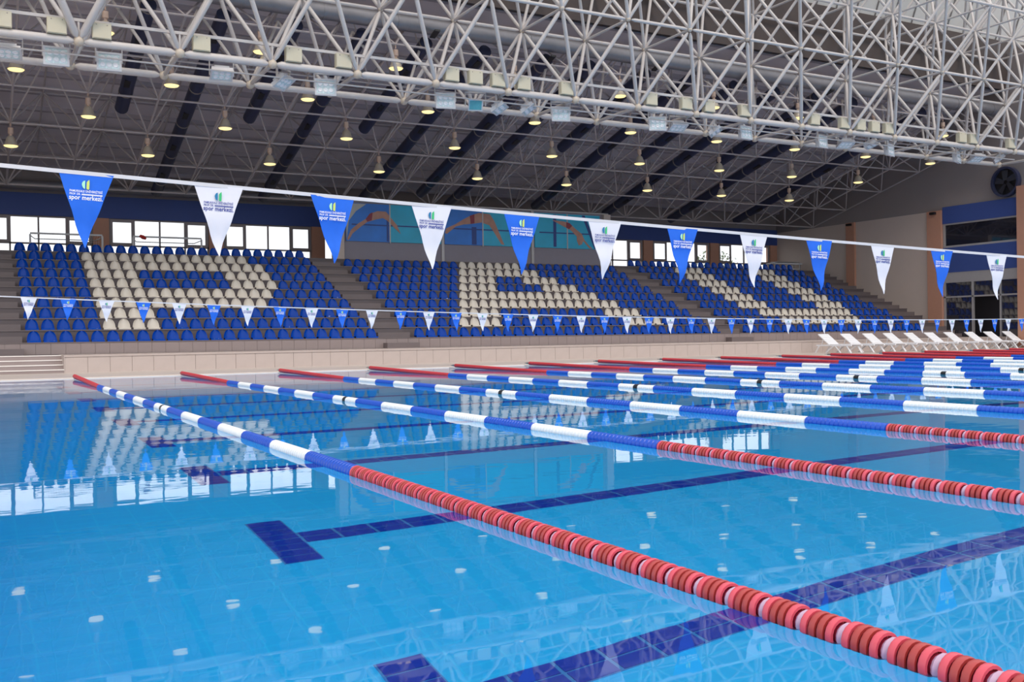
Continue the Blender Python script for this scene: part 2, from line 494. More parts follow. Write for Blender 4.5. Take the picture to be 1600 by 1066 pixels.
# round fan in the upper wall
fan = thing('wall_fan', (XW, 30.6, 7.9), 'round dark ventilation fan high on the right end wall', 'fan')
put('ring', MB().lathe([(0.62, 0.0), (0.72, 0.0), (0.72, -0.25), (0.62, -0.25), (0.62, 0.0)], 28, 0, (0, 0, 0), 'X').mesh('ring', 'duct_navy', True), fan)
put('disc', MB().lathe([(0.001, -0.06), (0.62, -0.06)], 28, 0, (0, 0, 0), 'X').mesh('disc', 'black'), fan)
fan_blade = MB().add([(-0.12, -0.05, 0.08), (-0.16, 0.12, 0.08), (-0.16, 0.2, 0.56), (-0.1, -0.12, 0.58)], [(0, 1, 2, 3), (3, 2, 1, 0)]).mesh('blade', 'fan_blade')
for k in range(5):
    put('blade', fan_blade, fan, (0, 0, 0), (k * 2 * PI / 5, 0, 0))

# ------------------------------------------------------------------ setting: stand roof
SX, RY1, RZ1, RPY, RDZ, UT = 2.216, 35.56, 9.12, 2.48, 0.70, 1.75
def rz(y): return RZ1 - RDZ / RPY * (y - RY1)
def strip(m, y0, y1, off, th, x0=-8, x1=XW, mi=0):
    v = []
    for x in (x0, x1):
        for y in (y0, y1):
            for d in (off, off + th):
                v.append((x, y, rz(y) + d))
    m.add(v, [(0, 1, 3, 2), (4, 6, 7, 5), (0, 4, 5, 1), (2, 3, 7, 6), (0, 2, 6, 4), (1, 5, 7, 3)], mi)
m = MB(); strip(m, 30.6, YB + 0.3, UT + 0.32, 0.12)
rf = struct('ceiling', m, 'roof_sheet')
y = 31.0
while y < YB:
    m = MB(); strip(m, y, y + 0.12, UT + 0.16, 0.16)
    put('purlin', m.mesh('purlin', 'roof_rib'), rf)
    y += 1.24
m = MB().box(-8, 60, 30.55, 30.75, 12.25, 14.55)
struct('wall_upper_band', m, 'brown_panel')
cl = struct('wall_clerestory', MB().add([(-8, 30.65, 14.55), (60, 30.65, 14.55), (60, 28.2, 20.5), (-8, 28.2, 20.5), (-8, 30.8, 14.55), (60, 30.8, 14.55), (60, 28.35, 20.5), (-8, 28.35, 20.5)], [(0, 1, 2, 3), (7, 6, 5, 4), (0, 4, 5, 1), (3, 2, 6, 7)]), 'clerestory')
seam = MB().tube([(0, 30.62, 14.55), (0, 28.17, 20.5)], 0.035, 5).mesh('seam', 'clerestory_seam')
x = 14.0
while x < 60:
    put('seam', seam, cl, (x, 0, 0)); x += 1.15

# space frame of the stand roof
frame = thing('roof_frame', (0, RY1, RZ1), 'fine grey steel space frame under the dark stand roof', 'roof frame')
X0R = 1.31
bots = [(X0R + SX * i, RY1 + RPY * (k - 1), RZ1 - RDZ * (k - 1)) for k in range(-1, 5) for i in range(-1, 20)]
bars = []
def bn(i, k): return Vector((X0R + SX * i, RY1 + RPY * (k - 1), RZ1 - RDZ * (k - 1)))
def un(i, k): return Vector((X0R + SX * (i + 0.5), RY1 + RPY * (k - 0.5), RZ1 - RDZ * (k - 0.5) + UT))
for k in range(-1, 5):
    for i in range(-1, 20):
        if i < 19: bars.append(('chord', bn(i, k), bn(i + 1, k), 0.036))
        if k < 4: bars.append(('chord', bn(i, k), bn(i, k + 1), 0.040))
        for di in (-1, 0):
            for dk in (-1, 0):
                if -1 <= k + dk < 4 and -1 <= i + di < 19 or (k == 4 and dk == 0 and -1 <= i + di < 19):
                    bars.append(('brace', bn(i, k), un(i + di, k + dk), 0.032))
for k in range(-1, 5):
    for i in range(-1, 19):
        if i < 18: bars.append(('upper', un(i, k), un(i + 1, k), 0.036))
        if k < 4: bars.append(('upper', un(i, k), un(i, k + 1), 0.034))
camv = Vector((0, 0, CAM_H))
bars.sort(key=lambda b: ((b[1] + b[2]) / 2 - camv).length + (40 if b[0] == 'upper' else 0) - (8 if b[0] == 'chord' else 0))
cache = {}
base = Vector((0, RY1, RZ1))
rest = MB()
for j, (nm, p, q, r) in enumerate(bars):
    if j < 298:
        d = q - p
        key = (round(d.x, 2), round(d.y, 2), round(d.z, 2), r)
        if key not in cache:
            cache[key] = MB().tube([(0, 0, 0), d], r, 6).mesh('bar', 'roof_steel', True)
        put('bar', cache[key], frame, p - base)
    else:
        rest.tube([p - base, q - base], r, 5)
tag(put('more_bars', rest.mesh('more_bars', 'roof_steel', True), frame), kind='stuff')
pl = MB()
for i in range(0, 19, 2):                                       # hangers down to the back wall
    p = bn(i, 4); pl.tube([p - base, Vector((p.x, YB - 0.1, FZ1 + 0.3)) - base], 0.04, 5)
tag(put('wall_struts', pl.mesh('wall_struts', 'roof_steel', True), frame), kind='stuff')

# dark ducts running down the slope of the stand roof
def roof_duct(x, y0, y1, n):
    a, b = Vector((x, y0, rz(y0) + 0.55)), Vector((x, y1, rz(y1) + 0.55))
    d = b - a
    t = thing('roof_duct', tuple(b), 'dark navy round air duct under the stand roof, %s from the left' % ORD[n], 'duct', 'dark ducts under the stand roof')
    tube = MB().tube([a - b, -d * 0.002, d.normalized() * 0.06], [0.23, 0.23, 0.15], 14)
    put('tube', tube.mesh('tube', 'duct_navy', True), t)
    L = d.length
    u = d.normalized()
    s = 1.2
    while s < L:
        c = -u * s
        put('clamp', MB().tube([c - u * 0.03, c + u * 0.03], 0.245, 14).mesh('clamp', 'clamp', True), t)
        cc = c - u * 0.9
        nrm = Vector((0, -u.z, u.y)) * -1 if u.y > 0 else Vector((0, 0, -1))
        g = MB()
        for sx in (-1, 1):
            pass
        e = u * 0.22; w = Vector((0.10, 0, 0)); o = Vector((-0.08, 0, 0)) + nrm * 0.225
        g.add([cc - e - w + o, cc + e - w + o, cc + e + w + o, cc - e + w + o, cc - e - w + o * 0.7, cc + e - w + o * 0.7, cc + e + w + o * 0.7, cc - e + w + o * 0.7],
              [(0, 1, 2, 3), (7, 6, 5, 4), (0, 4, 5, 1), (1, 5, 6, 2), (2, 6, 7, 3), (3, 7, 4, 0)])
        put('outlet', g.mesh('outlet', 'black'), t)
        s += 2.6
ducts = [(0.4, 43.8), (4.8, 37.5), (7.0, 44.3), (9.25, 37.4), (11.5, 44.3), (13.75, 37.4), (16.0, 43.8), (18.5, 42.9), (20.4, 44.0), (22.9, 37.5), (25.0, 43.6), (27.3, 37.5), (29.5, 44.0), (31.8, 37.5), (34.0, 44.3), (38.4, 44.0)]
for n, (x, y1) in enumerate(ducts):
    roof_duct(x, 31.2, y1, n + 1)

# ------------------------------------------------------------------ the big space-frame girder over the front of the stand
GS = 2.5
GL = {0: (2.56, 8.62, (27.84, 30.37)), 1: (1.31, 11.07, (26.55, 29.12)), 2: (2.56, 13.52, (25.30, 27.84, 30.37))}
girder = thing('space_girder', (2.56, 27.84, 8.62), 'pale white tubular space-frame girder spanning above the pool edge', 'girder')
gb = Vector((2.56, 27.84, 8.62))
def gn(l, i, j): return Vector((GL[l][0] + GS * i, GL[l][2][j], GL[l][1]))
gc = {}
def gbar(p, q, r, taper=True):
    d = q - p
    key = (round(d.x, 2), round(d.y, 2), round(d.z, 2), r)
    if key not in gc:
        L = d.length; u = d.normalized()
        a = 0.12 if taper else 0
        t = 0.13
        gc[key] = MB().tube([u * a, u * (a + t), u * (L - a - t), u * (L - a)], [r * 0.45, r, r, r * 0.45], 12).mesh('tube', 'girder_white', True)
    put('tube', gc[key], girder, p - gb)
ball_b = MB().ball((0, 0, 0), 0.135, 12).mesh('node', 'node_cream', True)
ball_s = MB().ball((0, 0, 0), 0.085, 10).mesh('node', 'node_cream', True)
NI = 17
rest = MB()
cnt = 0
for i in range(-2, NI):
    for j in range(2):
        put('node', ball_b, girder, gn(0, i, j) - gb)
        if i < NI - 1:
            gbar(gn(0, i, j), gn(0, i + 1, j), 0.105)
    gbar(gn(0, i, 0), gn(0, i, 1), 0.06)
    for j in range(2):
        put('node', ball_s, girder, gn(1, i, j) - gb)
        if i < NI - 1:
            gbar(gn(1, i, j), gn(1, i + 1, j), 0.055)
    rest.tube([gn(1, i, 0) - gb, gn(1, i, 1) - gb], 0.045, 8)
    # braces between lower and middle layer
    for di in (0, 1):
        if i + di < NI:
            r0 = 0.066 if i > 0 else 0.10
            gbar(gn(0, i, 0), gn(1, i + di, 0), r0)
            gbar(gn(0, i, 0), gn(1, i + di, 1), 0.06)
            gbar(gn(0, i, 1), gn(1, i + di, 1), 0.06)
            e = Vector((GL[1][0] + GS * (i + di), 31.7, 11.07))
            rest.tube([gn(0, i, 1) - gb, e - gb], 0.05, 8)
for i in range(-2, NI):
    for j in range(3):
        rest.ball(gn(2, i, j) - gb, 0.085, 8)
        if i < NI - 1: rest.tube([gn(2, i, j) - gb, gn(2, i + 1, j) - gb], 0.055, 8)
        for dj in (-1, 0):
            for di in (0, 1):
                if 0 <= j + dj < 2 and i + di < NI:
                    rest.tube([gn(2, i, j) - gb, gn(1, i + di, j + dj) - gb], 0.055, 8)
    for j in range(2): rest.tube([gn(2, i, j) - gb, gn(2, i, j + 1) - gb], 0.045, 8)
    t = Vector((GL[1][0] + GS * i, 26.55, 15.97)); t2 = Vector((GL[1][0] + GS * i, 29.12, 15.97))
    for q in (t, t2):
        rest.tube([q - gb, q + Vector((GS, 0, 0)) - gb], 0.055, 8)
        for di in (-1, 0):
            for j in range(3):
                if abs(gn(2, i, j).y - q.y) < 1.5 and -2 <= i + di < NI:
                    rest.tube([gn(2, i + di, j) - gb, q - gb], 0.055, 8)
tag(put('upper_tubes', rest.mesh('upper_tubes', 'girder_white', True), girder), kind='stuff')
# rails along the lower chord
put('rail', MB().box(-6, 38, -0.035, 0.035, 0.50, 0.58).mesh('rail', 'girder_white'), girder)
put('rail', MB().tube([(-6, 0.64, 0.09), (38, 0.64, 0.09)], 0.03, 8).mesh('rail', 'girder_white', True), girder)
put('rail', MB().tube([(-6, 0.35, -0.26), (38, 0.35, -0.26)], 0.025, 8).mesh('rail', 'girder_white', True), girder)
hang = MB().box(-0.025, 0.025, -0.025, 0.025, 0.1, 0.5).mesh('hanger', 'girder_white')
for i in range(-1, NI):
    put('hanger', hang, girder, (GS * i, 0, 0))

# silver duct behind the girder
sd = thing('ridge_duct', (10, 30.75, 11.3), 'silver round ventilation duct running behind the girder', 'duct')
put('pipe', MB().tube([(-16, 0, 0), (33.3, 0, 0)], 0.26, 20).mesh('pipe', 'duct_silver', True), sd)
ring = MB().tube([(-0.03, 0, 0), (0.03, 0, 0)], 0.275, 20).mesh('joint_ring', 'duct_silver', True)
for k in range(20):
    put('joint_ring', ring, sd, (-15 + 2.5 * k, 0, 0))
wd_ = thing('wall_duct', (4, YB - 0.5, 7.42), 'silver ventilation duct lying along the top of the blue fascia', 'duct')
put('pipe', MB().tube([(-12, 0, 0), (10.2, 0, 0)], 0.2, 16).mesh('pipe', 'duct_silver', True), wd_)
for k in range(9):
    put('joint_ring', MB().tube([(-0.03, 0, 0), (0.03, 0, 0)], 0.213, 16).mesh('joint_ring', 'duct_silver', True), wd_, (-11 + 2.5 * k, 0, 0))

# junction boxes hung under the rail
BOX = [0.79, 2.04, 3.1, 5.61, 8.14, 9.61, 13.06, 13.87, 14.66, 15.57, 17.17, 20.56, 22.07, 23.08, 24.72, 28.15, 29.71, 30.58, 31.37, 32.14, 36.52, 37.2, 39.72]
bx_me = MB().box(-0.23, 0.23, -0.09, 0.09, -0.20, 0.20).mesh('body', 'box_cream')
ld_me = MB().box(-0.215, 0.215, -0.105, -0.09, -0.185, 0.185).mesh('lid', 'box_cream')
sc_me = MB().box(-0.012, 0.012, -0.112, -0.104, -0.012, 0.012).mesh('screw', 'frame_dark')
for n, x in enumerate(BOX):
    t = thing('junction_box', (x, 27.78, 8.92), 'cream junction box on the girder rail, %s from the left' % ORD[n + 1], 'electrical box', 'cream boxes on the girder rail')
    put('body', bx_me, t); l = put('lid', ld_me, t)
    for sx in (-0.13, 0.13):
        put('screw', sc_me, l, (sx, 0, 0.15))

# floodlights on the girder
hs_me = MB().box(-0.29, 0.29, 0.0, 0.10, -0.23, 0.23).box(-0.2, 0.2, 0.10, 0.2, -0.16, 0.16).mesh('housing', 'flood_body')
rim = MB().box(-0.31, 0.31, -0.03, 0.0, 0.20, 0.25).box(-0.31, 0.31, -0.03, 0.0, -0.25, -0.20).box(-0.31, -0.26, -0.03, 0, -0.2, 0.2).box(0.26, 0.31, -0.03, 0, -0.2, 0.2).mesh('rim', 'flood_body')
gm = MB().box(-0.26, 0.26, -0.015, 0.0, -0.20, 0.20)
for a in (-0.16, 0, 0.16):
    for b in (-0.09, 0.09):
        gm.lathe([(0.001, -0.018), (0.055, -0.03), (0.07, -0.016)], 10, 1, (a, 0, b), 'Y')
gl_me = gm.mesh('glass', ['flood_glass', 'lounger_white'])
gl_te = MB().box(-0.26, 0.26, -0.015, 0.0, -0.20, 0.20).mesh('glass', 'flood_teal')
br_me = MB().box(-0.34, -0.31, -0.01, 0.05, -0.02, 0.42).box(0.31, 0.34, -0.01, 0.05, -0.02, 0.42).box(-0.34, 0.34, -0.03, 0.05, 0.37, 0.42).mesh('bracket', 'girder_white')
def flood(n, x, z, rx, rz_, label, teal=False, s=1.0):
    t = thing('floodlight', (x, 28.45, z), label, 'floodlight', 'floodlights under the girder')
    h = put('housing', hs_me, t, (0, 0, 0), (rx, 0, rz_))
    put('rim', rim, h)
    put('glass', gl_te if teal else gl_me, h)
    h.scale = (s, s, s)
    put('bracket', br_me, t, (0, 0, 0), (0, 0, rz_))
FL = [(2.07, 8.33), (3.35, 8.34), (9.29, 8.29), (13.16, 8.28), (17.37, 8.26), (21.34, 8.29), (25.39, 8.32), (29.28, 8.3), (33.06, 8.26), (37.2, 8.27)]
for n, (x, z) in enumerate(FL):
    turn = math.atan2(x, 28.0) * -0.6 if n < 6 else 0.12 + 0.1 * (n - 6)
    flood(n, x, z, -0.08, turn, 'square floodlight facing the pool under the girder, %s such from the left' % ORD[n + 1])
FD = [(0.96, 8.27), (6.29, 8.32), (8.05, 8.29), (14.21, 8.25), (15.08, 8.21), (16.15, 8.29), (22.24, 8.23), (23.96, 8.22), (30.52, 8.27), (31.96, 8.36), (38.41, 8.28), (39.91, 8.36)]
FDR = [(1.25, -0.1), (1.2, -0.1), (0.95, 0.75), (0.5, -0.3), (1.05, 0.8), (0.95, 0.9), (1.2, -0.2), (1.0, 0.8), (1.2, -0.3), (1.2, 0.5), (1.2, -0.2), (1.0, 0.7)]
for n, (x, z) in enumerate(FD):
    rx, rr = FDR[n]
    flood(n, x, z, rx, rr, 'tilted floodlight aimed down under the girder, %s such from the left' % ORD[n + 1], n == 3, 0.75 if n == 3 else 1.0)

# ------------------------------------------------------------------ bell lamps under the stand roof
shade = MB().lathe([(0.05, 0.34), (0.09, 0.325), (0.135, 0.26), (0.165, 0.17), (0.205, 0.06), (0.245, 0.015), (0.25, 0.0), (0.235, 0.0), (0.14, 0.12)], 18).mesh('shade', 'lamp_shade', True)
gear = MB().lathe([(0.001, 0.62), (0.085, 0.61), (0.09, 0.42), (0.05, 0.38), (0.05, 0.33)], 12).mesh('gear_housing', 'lamp_gear', True)
stem = MB().tube([(0, 0, 0.65), (0, 0, 0.80)], 0.02, 6).mesh('stem', 'lamp_gear')
glow = MB().lathe([(0.23, 0.012), (0.20, -0.03), (0.10, -0.055), (0.001, -0.06)], 18).mesh('diffuser', 'lamp_glow', True)
lamp_spot = bpy.data.lights.new('lamp_light', 'SPOT')
lamp_spot.energy = 62; lamp_spot.spot_size = 2.5; lamp_spot.spot_blend = 0.8; lamp_spot.color = (1.0, 0.92, 0.84); lamp_spot.shadow_soft_size = 0.15
ROWN = {-1: 'girder row', 0: 'front row', 1: 'middle row', 2: 'back row'}
for k, off in ((-1, 1), (0, 0), (1, 1), (2, 0)):
    n = 0
    for i in range(off, 17 if k == 2 else 19, 2):
        p = bn(i, k)
        n += 1
        t = thing('pendant_lamp', (p.x, p.y, p.z - 0.80), 'lit bell lamp under stand roof, %s from left in %s' % (ORD[n], ROWN[k]), 'lamp', 'bell lamps under the stand roof')
        put('shade', shade, t); put('gear_housing', gear, t); put('stem', stem, t); put('diffuser', glow, t)
        if k == -1: continue
        ls = bpy.data.objects.new('lamp_light', lamp_spot); COL.objects.link(ls); ls.parent = t; ls.location = (0, 0, -0.09)

# ------------------------------------------------------------------ seats
def seat_mesh(matname):
    m = MB()
    nu, nv = 8, 6
    front, back = [], []
    # backrest: rounded top, concave toward the sitter
    for th, L in ((0.0, front), (0.025, back)):
        for v in range(nv + 1):
            t = v / nv
            ang = t * PI / 2
            wid = 0.195 * max(0.1, math.cos(ang)) ** 0.78
            hgt = 0.325 * math.sin(ang)
            for u in range(nu + 1):
                a = -1 + 2 * u / nu
                x = wid * a
                y = 0.27 + 0.06 * t - 0.10 * a * a * (1 - 0.35 * t) + th
                L.append((x, y, 0.03 + hgt))
    n = nu + 1
    def idx(v, u): return v * n + u
    N = len(front)
    f = []
    for v in range(nv):
        for u in range(nu):
            f.append((idx(v, u), idx(v, u + 1), idx(v + 1, u + 1), idx(v + 1, u)))
            f.append((N + idx(v, u), N + idx(v + 1, u), N + idx(v + 1, u + 1), N + idx(v, u + 1)))
    for v in range(nv):
        f.append((idx(v, 0), idx(v + 1, 0), N + idx(v + 1, 0), N + idx(v, 0)))
        f.append((idx(v, nu), N + idx(v, nu), N + idx(v + 1, nu), idx(v + 1, nu)))
    for u in range(nu):
        f.append((idx(nv, u), idx(nv, u + 1), N + idx(nv, u + 1), N + idx(nv, u)))
    m.add(front + back, f)
    # seat pan with a rolled front lip
    prof = [(0.29, 0.045), (0.18, 0.03), (0.06, 0.045), (0.0, 0.05), (-0.02, 0.03), (-0.02, 0.0)]
    ws = [0.185, 0.20, 0.205, 0.20, 0.19, 0.19]
    pv, pf = [], []
    for dz in (0, -0.018):
        for (y, z), w in zip(prof, ws):
            for a in (-1, -0.85, 0, 0.85, 1):
                pv.append((w * a, y, max(0.0, z + dz + 0.02 * (a * a == 1))))
    K = len(prof)
    for i in range(K - 1):
        for u in range(4):
            a = i * 5 + u
            pf.append((a, a + 5, a + 6, a + 1))
            b = K * 5 + a
            pf.append((b, b + 1, b + 6, b + 5))
    m.add(pv, pf)
    m.box(-0.10, 0.10, 0.08, 0.26, 0.0, 0.035)
    return m, matname
S_BLUE = seat_mesh('seat_blue')[0]
mesh_blue = S_BLUE.mesh('shell_seat', 'seat_blue', True)
mesh_cream = S_BLUE.mesh('shell_seat', 'seat_cream', True)
P_ROWS = {9: '5 14 6', 8: '5 15 5', 7: '5 4 7 4 5', 6: '5 4 7 4 5', 5: '5 14 6', 4: '5 13 7', 3: '5 4 16', 2: '5 4 16', 1: '25', 10: '25'}
A_ROWS = {9: '12 7 12', 8: '11 9 11', 7: '10 4 3 4 10', 6: '9 4 5 4 9', 5: '8 15 8', 4: '7 17 7', 3: '6 4 11 4 6', 2: '5 4 13 4 5', 1: '31'}
U_ROWS = {10: '25', 9: '5 4 7 4 5', 8: '5 4 7 4 5', 7: '5 4 7 4 5', 6: '5 4 7 4 5', 5: '5 4 7 4 5', 4: '5 4 7 4 5', 3: '6 13 6', 2: '7 11 7', 1: '25'}
seats = []
for block, rows_, x0, x1, n in (('left', P_ROWS, 1.71, 12.66, 25), ('middle', A_ROWS, 14.52, 28.37, 31), ('right', U_ROWS, 30.2, 41.26, 25)):
    for r in range(1, 11):
        if r not in rows_: continue
        pat = []
        for j, c in enumerate(rows_[r].split()):
            pat += [j % 2] * int(c)
        assert len(pat) == n, (block, r)
        for i in range(n):
            x = x0 + (x1 - x0) * i / (n - 1)
            seats.append((Vector((x, RY + 0.20 + RP * (r - 1), RZ + RR * (r - 1) + 0.006)), pat[i], block, r, i + 1))
seats.sort(key=lambda s: (s[0] - camv).length)
rest = MB()
ROWW = ['', 'front row', 'second row', 'third row', 'fourth row', 'fifth row', 'sixth row', 'seventh row', 'eighth row', 'ninth row', 'top row']
for j, (p, c, block, r, i) in enumerate(seats):
    if j < 300:
        o = put('stadium_seat', mesh_cream if c else mesh_blue, None, p)
        tag(o, '%s shell seat, %s from the left in the %s of the %s block' % ('cream' if c else 'blue', ORD[i], ROWW[r], block), 'seat', 'shell seats of the stand')
    else:
        rest.add([(v[0] + p.x, v[1] + p.y, v[2] + p.z) for v in S_BLUE.v], S_BLUE.f, c)
o = put('stadium_seats_beyond', rest.mesh('stadium_seats_beyond', ['seat_blue', 'seat_cream'], True))
tag(o, 'further blue and cream shell seats filling the middle and right blocks', 'seats', kind='stuff')

# ------------------------------------------------------------------ posters of divers on the booth wall
def poster(n, x0, xm, x1, shapes, label):
    t = thing('diver_poster', (x0, 42.55, 5.24), label, 'poster', 'posters on the booth wall')
    def P(L): return [(x - x0, z - 5.24) for x, z in L]
    for a, b, mt in ((x0 + 0.04, xm - 0.03, 'poster_blue' if n < 3 else 'poster_teal'), (xm + 0.03, x1 - 0.04, 'poster_teal')):
        put('panel', MB().box(a - x0, b - x0, -0.01, 0.045, 0, 1.70).mesh('panel', mt), t)
    put('divider', MB().box(xm - x0 - 0.03, xm - x0 + 0.03, -0.02, 0.045, -0.05, 1.72).mesh('divider', 'frame_alu'), t)
    put('lane_rope_print', MB().box(0.3, x1 - x0 - 0.1, -0.013, -0.01, 0.72, 0.78).mesh('lane_rope_print', 'poster_line'), t)
    for L, mt, nm in shapes:
        pts = P(L)
        d = {'lane_print': 0.0, 'pale_corner': 0.002, 'diver': 0.004, 'trunks': 0.006}[nm]
        put(nm, MB().slab(pts, -0.0145 - d, -0.0125 - d).mesh(nm, mt), t)
sw1 = [(14.78, 5.31), (14.96, 5.74), (15.32, 6.04), (15.68, 6.26), (15.87, 6.5), (16.24, 6.63), (16.64, 6.62), (16.91, 6.31), (17.16, 6.03), (17.34, 5.63), (17.21, 5.74), (16.91, 6.02), (16.66, 6.24), (16.48, 6.32), (16.17, 6.25), (15.74, 6.12), (15.41, 5.88), (15.04, 5.58), (14.86, 5.28)]
sw2 = [(19.55, 5.77), (19.62, 5.98), (20.12, 6.21), (20.46, 6.41), (20.9, 6.64), (21.34, 6.78), (21.92, 6.75), (22.15, 6.45), (22.39, 5.94), (22.69, 5.3), (22.52, 5.33), (22.15, 5.87), (21.88, 6.22), (21.47, 6.33), (20.99, 6.25), (20.52, 6.2), (20.12, 6.09), (19.65, 5.72)]
sw3 = [(25.37, 6.62), (26.03, 6.58), (26.41, 6.5), (26.7, 6.26), (27.11, 5.99), (27.26, 5.7), (27.53, 5.42), (27.75, 5.26), (27.56, 5.27), (27.19, 5.63), (27.11, 5.47), (26.92, 5.4), (26.81, 5.65), (26.81, 5.85), (26.47, 6.15), (26.03, 6.33)]
poster(1, 14.7, 16.82, 19.40, [([(14.75, 5.27), (14.87, 6.14), (15.21, 6.58), (15.7, 6.92), (14.75, 6.92)], 'poster_grey', 'pale_corner'), (sw1, 'skin', 'diver'), ([(15.66, 6.25), (15.86, 6.5), (16.0, 6.56), (15.95, 6.2), (15.74, 6.13)], 'trunks', 'trunks'), ([(16.66, 5.27), (16.76, 5.27), (16.76, 6.2), (16.66, 6.25)], 'poster_line', 'lane_print')],
       'blue poster of an arched diver with a pale corner, left end of the booth wall')
poster(2, 19.5, 21.54, 24.2, [(sw2, 'skin', 'diver'), ([(20.85, 6.62), (21.1, 6.71), (21.1, 6.28), (20.9, 6.24)], 'trunks', 'trunks'), ([(20.95, 5.27), (21.2, 5.27), (21.2, 6.1), (20.95, 6.1)], 'poster_line', 'lane_print')],
       'blue poster of a bent diver, middle of the booth wall')
poster(3, 24.35, 26.26, 28.24, [([(25.45, 5.3), (25.62, 5.3), (25.62, 6.9), (25.45, 6.9)], 'poster_line', 'lane_print'), ([(27.85, 5.27), (28.05, 5.27), (27.3, 6.92), (27.12, 6.92)], 'poster_line', 'lane_print'), (sw3, 'skin', 'diver'), ([(26.2, 6.55), (26.41, 6.5), (26.55, 6.38), (26.35, 6.2), (26.2, 6.28)], 'trunks', 'trunks')],
       'teal poster of a diver plunging head down, right end of the booth wall')

# ------------------------------------------------------------------ goals and trolley behind the top row
def goal(x0, x1, label, red=False):
    t = thing('water_polo_goal', (x0, 44.3, TOPZ), label, 'goal', 'goals behind the top row')
    w = x1 - x0
    put('crossbar', MB().box(0, w, -0.03, 0.04, 0.85, 0.92).mesh('crossbar', 'goal_metal'), t)
    for a in (0, w):
        put('post', MB().box(a - 0.035, a + 0.035, -0.03, 0.04, 0, 0.85).mesh('post', 'goal_metal'), t)
    put('rear_bar', MB().tube([(0, 0, 0.8), (0.2, 0.6, 0.72), (w - 0.2, 0.6, 0.72), (w, 0, 0.8)], 0.02, 6).mesh('rear_bar', 'goal_metal'), t)
    n = MB()
    for k in range(28):
        xx = 0.08 + (w - 0.16) * k / 27
        n.tube([(xx, 0.05, 0.85), (xx, 0.6, 0.72), (xx, 0.7, 0.02)], 0.0035, 3)
    for k in range(7):
        n.tube([(0.05, 0.62, 0.1 * k + 0.05), (w - 0.05, 0.62, 0.1 * k + 0.05)], 0.0035, 3)
    tag(put('net', n.mesh('net', 'cord_white'), t), kind='stuff')
    if red:
        put('rag', MB().tube([(0.25, -0.05, 0.93), (0.38, -0.06, 0.86), (0.5, -0.04, 0.80)], [0.05, 0.09, 0.05], 7).mesh('rag', 'red_cloth', True), t)
goal(2.16, 4.85, 'grey goal frame with white net behind the left end of the top row')
goal(6.05, 8.83, 'grey goal frame with a red rag on its crossbar', True)
t = thing('sport_trolley', (41.2, 43.9, TOPZ), 'white wheeled trolley stacked with boards at the right end of the top row', 'trolley')
put('board', MB().box(0, 2.2, 0, 0.7, 0.50, 0.56).mesh('board', 'lounger_white'), t)
put('board', MB().box(0.3, 2.0, 0.05, 0.65, 0.60, 0.65).mesh('board', 'frame_alu'), t)
put('shelf', MB().box(0.1, 2.1, 0.05, 0.65, 0.18, 0.23).mesh('shelf', 'lounger_white'), t)
for a in (0.12, 2.08):
    for b in (0.08, 0.62):
        l = put('leg', MB().box(a - 0.03, a + 0.03, b - 0.03, b + 0.03, 0.06, 0.60).mesh('leg', 'frame_alu'), t)
        put('wheel', MB().lathe([(0.001, -0.02), (0.06, -0.02), (0.06, 0.02), (0.001, 0.02)], 10, 0, (a, b, 0.06), 'Y').mesh('wheel', 'black'), l)

# ------------------------------------------------------------------ sun loungers on the far deck
def lounger(x, y, n, rot):
    t = thing('sun_lounger', (x, y, DZ), 'white plastic sun lounger on the far deck, %s from the left' % ORD[n], 'sun lounger', 'white loungers on the far deck', (0, 0, rot))
    for nm, me in LG:
        put(nm, me, t)
LG = []
for s in (-1, 1):
    LG.append(('side_rail', MB().box(s * 0.30 - 0.025, s * 0.30 + 0.025, -1.0, 0.85, 0.28, 0.34).mesh('side_rail', 'lounger_white')))
    LG.append(('leg', MB().tube([(s * 0.30, -0.75, 0.30), (s * 0.30, -0.98, 0.0)], 0.028, 6).mesh('leg', 'lounger_white')))
    LG.append(('leg', MB().tube([(s * 0.30, -0.15, 0.30), (s * 0.30, -0.45, 0.0)], 0.028, 6).mesh('leg', 'lounger_white')))
    LG.append(('leg', MB().tube([(s * 0.30, -0.10, 0.30), (s * 0.30, 0.35, 0.0)], 0.028, 6).mesh('leg', 'lounger_white')))
    LG.append(('leg', MB().tube([(s * 0.30, 0.70, 0.30), (s * 0.30, 0.92, 0.0)], 0.028, 6).mesh('leg', 'lounger_white')))
    LG.append(('back_strut', MB().tube([(s * 0.24, 0.62, 0.34), (s * 0.24, 0.55, 0.58)], 0.018, 5).mesh('back_strut', 'lounger_white')))
for k in range(7):
    y = -0.98 + 0.165 * k
    LG.append(('slat', MB().box(-0.28, 0.28, y, y + 0.145, 0.335, 0.36).mesh('slat', 'lounger_white')))
bk = MB()
for k in range(6):
    a, b = 0.20 + 0.125 * k, 0.20 + 0.125 * k + 0.112
    ca, sa = math.cos(0.62), math.sin(0.62)
    y0, z0, y1, z1 = 0.18 + (a - 0.2) * ca, 0.345 + (a - 0.2) * sa, 0.18 + (b - 0.2) * ca, 0.345 + (b - 0.2) * sa
    mm = MB().add([(-0.29, y0, z0), (0.29, y0, z0), (0.29, y1, z1), (-0.29, y1, z1), (-0.29, y0 + 0.015, z0 - 0.025), (0.29, y0 + 0.015, z0 - 0.025), (0.29, y1 + 0.015, z1 - 0.025), (-0.29, y1 + 0.015, z1 - 0.025)],
                  [(0, 1, 2, 3), (7, 6, 5, 4), (0, 4, 5, 1), (1, 5, 6, 2), (2, 6, 7, 3), (3, 7, 4, 0)])
    LG.append(('back_slat', mm.mesh('back_slat', 'lounger_white')))
LX = [31.05, 32.32, 33.6, 34.85, 36.15, 37.43, 38.73, 40.15, 41.45, 42.8]
